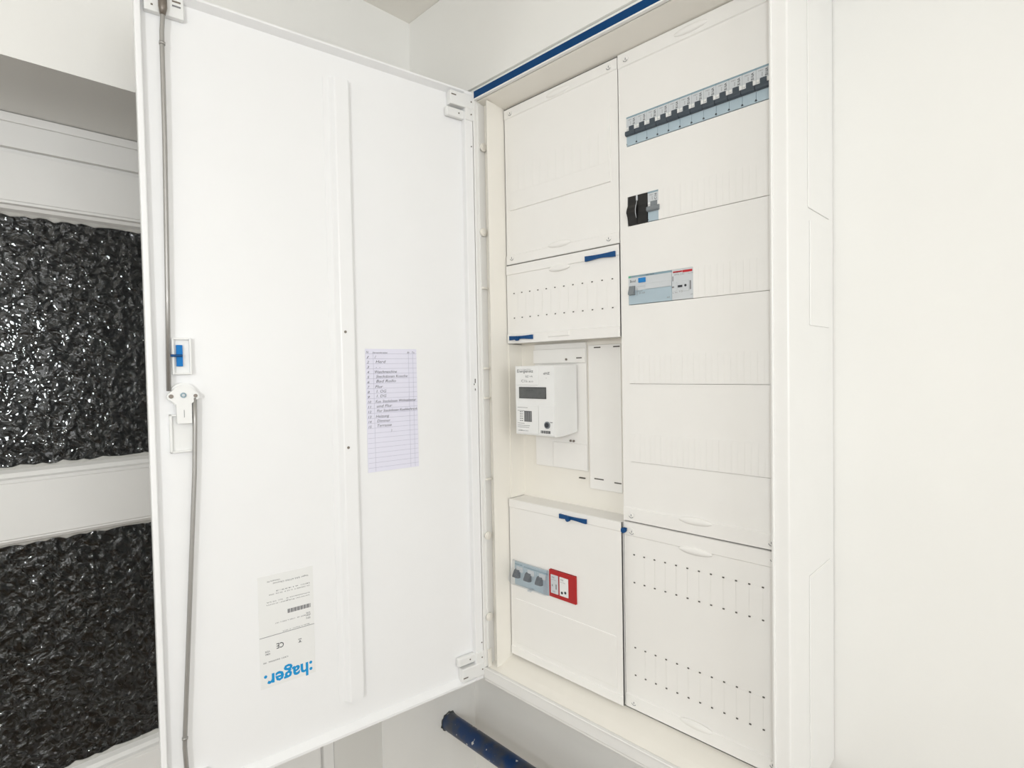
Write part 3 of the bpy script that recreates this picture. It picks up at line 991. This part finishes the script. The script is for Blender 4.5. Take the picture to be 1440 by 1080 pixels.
# red device
rz0, rz1 = .1800, .2282
xa, xb = .1286, .1885
rd = thing('surge_arrester', 'red modular device with two white inserts in the lower left cover', 'device', W((xa + xb) / 2, YP + .03, rz0))
MB().box(xa, xb, YI - .0030, YP + .05, rz0, rz1, bev=.0005).build('device_body', 'red', rd)
for k, (a, c) in enumerate(((.0047, .0217), (.0250, .0442))):
    g = MB()
    g.box(xa + a, xa + c, YI - .0042, YI - .0028, rz0 + .0075, rz1 - .0075, bev=.0005)
    yy = YI - .0044
    g.text('DG', (xa + a + .003, yy, rz1 - .0130), X3, Z3, h=.0026, w=.0060, m=1)
    g.text('M TNS', (xa + a + .0025, yy, rz1 - .0170), X3, Z3, h=.0016, w=.0110, m=2)
    if k == 0:
        g.box(xa + a + .0115, xa + a + .0140, yy, yy + .0002, rz0 + .0160, rz0 + .0250, m=2)
        g.box(xa + a + .0030, xa + a + .0050, yy, yy + .0002, rz0 + .0200, rz0 + .0235, m=2)
        g.text('275', (xa + a + .0045, yy, rz0 + .0100), X3, Z3, h=.0026, w=.0060, m=2)
    else:
        for q in (.0055, .0130):
            g.cyl((xa + a + q, yy, rz0 + .0135 + (q - .0055) * .25), 1, .0024, .0004, 12, m=1)
    g.build('module_insert', ['brk_grey' if k == 0 else 'plastic', 'ink', 'ink_and_shade'], rd)

# ------------------------------------------------------------------ electricity meter
mx0, mx1, mz0, mz1, my = .0775, .1686, .4695, .5920, .0200
mt = thing('electricity_meter', 'white electronic electricity meter with a grey display', 'meter', W((mx0 + mx1) / 2, .05, mz0))
mw, mh = mx1 - mx0, mz1 - mz0
fx = lambda u: mx0 + u * mw
fz = lambda v: mz1 - v * mh
g = MB()
g.prism([(my, mz0 + .0015), (my, mz1 - .0008), (my + .0012, mz1), (.0815, mz1), (.0815, mz0 + .004), (my + .022, mz0), (my + .0015, mz0)], 0, mx0, mx1)
g.build('meter_body', 'plastic', mt)
g = MB()
for q in ((.02, .60, .275, .012), (.035, .60, .975, .565), (.615, .985, .975, .565)):
    MB().box(fx(q[0]), fx(q[1]), my - .0014, my, fz(q[2]), fz(q[3]), bev=.0006).build('face_plate', 'plastic', mt)
g = MB()
g.box(fx(.10), fx(.80), my - .0012, my, fz(.470), fz(.305), m=0, bev=.0003)
g.box(fx(.112), fx(.79), my - .0015, my - .0010, fz(.460), fz(.318), m=1)
yq = my - .0017
g.text('8.8.8.', (fx(.30), yq, fz(.36)), X3, Z3, h=.0022, w=.018, m=2)
g.text('kWh', (fx(.62), yq, fz(.40)), X3, Z3, h=.0018, w=.006, m=2)
g.build('display', ['lcd_edge', 'lcd', 'lcd_edge'], mt)
g = MB()
yq = my - .0016
def mtxt(s, u, v, hgt, w, mm=0):
    g.text(s, (fx(u), yq, fz(v)), X3, Z3, h=hgt, w=w, m=mm)
mtxt('Stromzaehler', .07, .055, .0018, .034, 1)
mtxt('Energienetz', .07, .095, .0052, .038, 0)
mtxt('BZ +A', .29, .165, .0036, .017, 1)
mtxt('C1i', .17, .235, .0046, .013, 1)
mtxt('1.8.0', .32, .235, .0024, .015, 1)
mtxt('eHZ', .75, .125, .0040, .014, 0)
mtxt('o', .80, .18, .0014, .003, 1)
for (u0, u1, v) in ((.06, .33, .60), (.06, .24, .645), (.06, .38, .86), (.06, .36, .885), (.06, .24, .83)):
    g.box(fx(u0), fx(u1), yq, yq + .0002, fz(v + .006), fz(v), m=1)
g.box(fx(.235), fx(.435), yq, yq + .0002, fz(.805), fz(.650), m=3)
for k in range(4):
    g.box(fx(.245 + k * .05), fx(.27 + k * .05), yq - .0001, yq, fz(.795), fz(.66), m=1)
for k in range(5):
    g.box(fx(.12), fx(.16), yq, yq + .0002, fz(.672 + k * .032), fz(.66 + k * .032), m=1)
    g.box(fx(.17), fx(.20), yq, yq + .0002, fz(.67 + k * .032), fz(.66 + k * .032), m=0 if k > 2 else 1)
mtxt('3x230/400V', .07, .945, .0020, .010, 0)
mtxt('Made 2019', .16, .945, .0020, .016, 1)
for k in range(13):
    g.box(fx(.665 + k * .019), fx(.665 + k * .019 + (.012 if k % 3 else .007)), my - .0018, my - .0016, fz(.955), fz(.915), m=0)
g.box(fx(.90), fx(.96), my - .0018, my - .0016, fz(.80), fz(.79), m=1)
g.build('lettering', ['ink', 'ink_and_shade', 'lcd', 'lcd'], mt, kind='stuff')
g = MB()
g.cyl((fx(.83), my - .0030, fz(.835)), 1, .0062, .0016, 22, m=1)
g.cyl((fx(.83), my - .0036, fz(.835)), 1, .0042, .0008, 18, m=0)
g.build('optical_port', ['ink', 'toggle_grey'], mt, label='dark round optical port')

# ------------------------------------------------------------------ handwritten list on the door
NPp = NP + .0002
pa = thing('paper_list', 'narrow ruled paper list with handwriting stuck on the open door', 'paper', D(.17, NP, .418))
g = MB(D)
vs, fs = [], []
ns, nz = 6, 14
for j in range(nz + 1):
    for i in range(ns + 1):
        s_ = .1225 + (.2170 - .1225) * i / ns
        z_ = .4185 + (.6250 - .4185) * j / nz
        n_ = NPp + .0005 + .0002 * math.sin(i * 1.3 + j * .4)
        vs.append((s_, n_, z_))
for j in range(nz):
    for i in range(ns):
        a = j * (ns + 1) + i
        fs.append((a, a + 1, a + ns + 2, a + ns + 1))
k0 = len(vs)
vs += [(s_, n_ - .0004, z_) for s_, n_, z_ in vs]
fs += [tuple(q + k0 for q in f[::-1]) for f in fs]
edge = list(range(ns + 1)) + [(ns + 1) * j + ns for j in range(1, nz + 1)] + [(ns + 1) * nz + i for i in range(ns - 1, -1, -1)] + [(ns + 1) * j for j in range(nz - 1, 0, -1)]
for i in range(len(edge)):
    a, c = edge[i], edge[(i + 1) % len(edge)]
    fs.append((a, c, c + k0, a + k0))
g.raw(vs, fs, 0, False)
g.build('sheet', 'paper', pa)
nq = NPp + .0008
Rp, Up = (-1, 0, 0), (0, 0, 1)
g = MB(D)
pitchz = .0083
for k in range(24):
    z = .6165 - k * pitchz
    g.quad((.2160, nq, z), Rp, Up, .0930, .0005)
for s_ in (.2035, .1385, .1300):
    g.quad((s_, nq, .4195), Rp, Up, .0005, .1980)
g.build('ruled_lines', 'rule', pa, kind='stuff')
g = MB(D)
def hw(s, x, row, w, hgt=.0040, dz=.0):
    g.text(s, (.2165 - x, nq + .0001, .6165 - row * pitchz + .0010 + dz), Rp, Up, h=hgt, w=w, shear=.25)
hw('N', .001, 0, .004); hw('Stromkreise', .012, 0, .027, .0026); hw('Br', .076, 0, .005, .003); hw('Tu', .085, 0, .005, .003)
rows = [('1', '/', .003), ('2', 'Herd', .018), ('3', '. .', .008), ('4', 'Waschmaschine', .040), ('5', 'Steckdosen Kueche', .058), ('6', 'Bad Rollo', .036),
        ('7', 'Flur', .014), ('8', '1. OG', .018), ('9', '1. DG', .018), ('10', 'Kue. Steckdosen Wohnzimmer', .076), ('11', 'und Flur', .028),
        ('12', 'Flur Steckdosen Kuehlschrank', .076), ('13', 'Heizung', .024), ('14', 'Dimmer', .024), ('15', 'Terrasse', .026)]
for i, (a, c, w) in enumerate(rows):
    hw(a, .002, i + 1, .0035 if len(a) == 1 else .0055, .0040)
    hw(c, .0155 + (.002 if i % 3 else 0), i + 1, w, .0046, .0004 * (i % 3))
hw(')', .042, 16, .002, .004)
g.build('handwriting', 'pen', pa, kind='stuff')
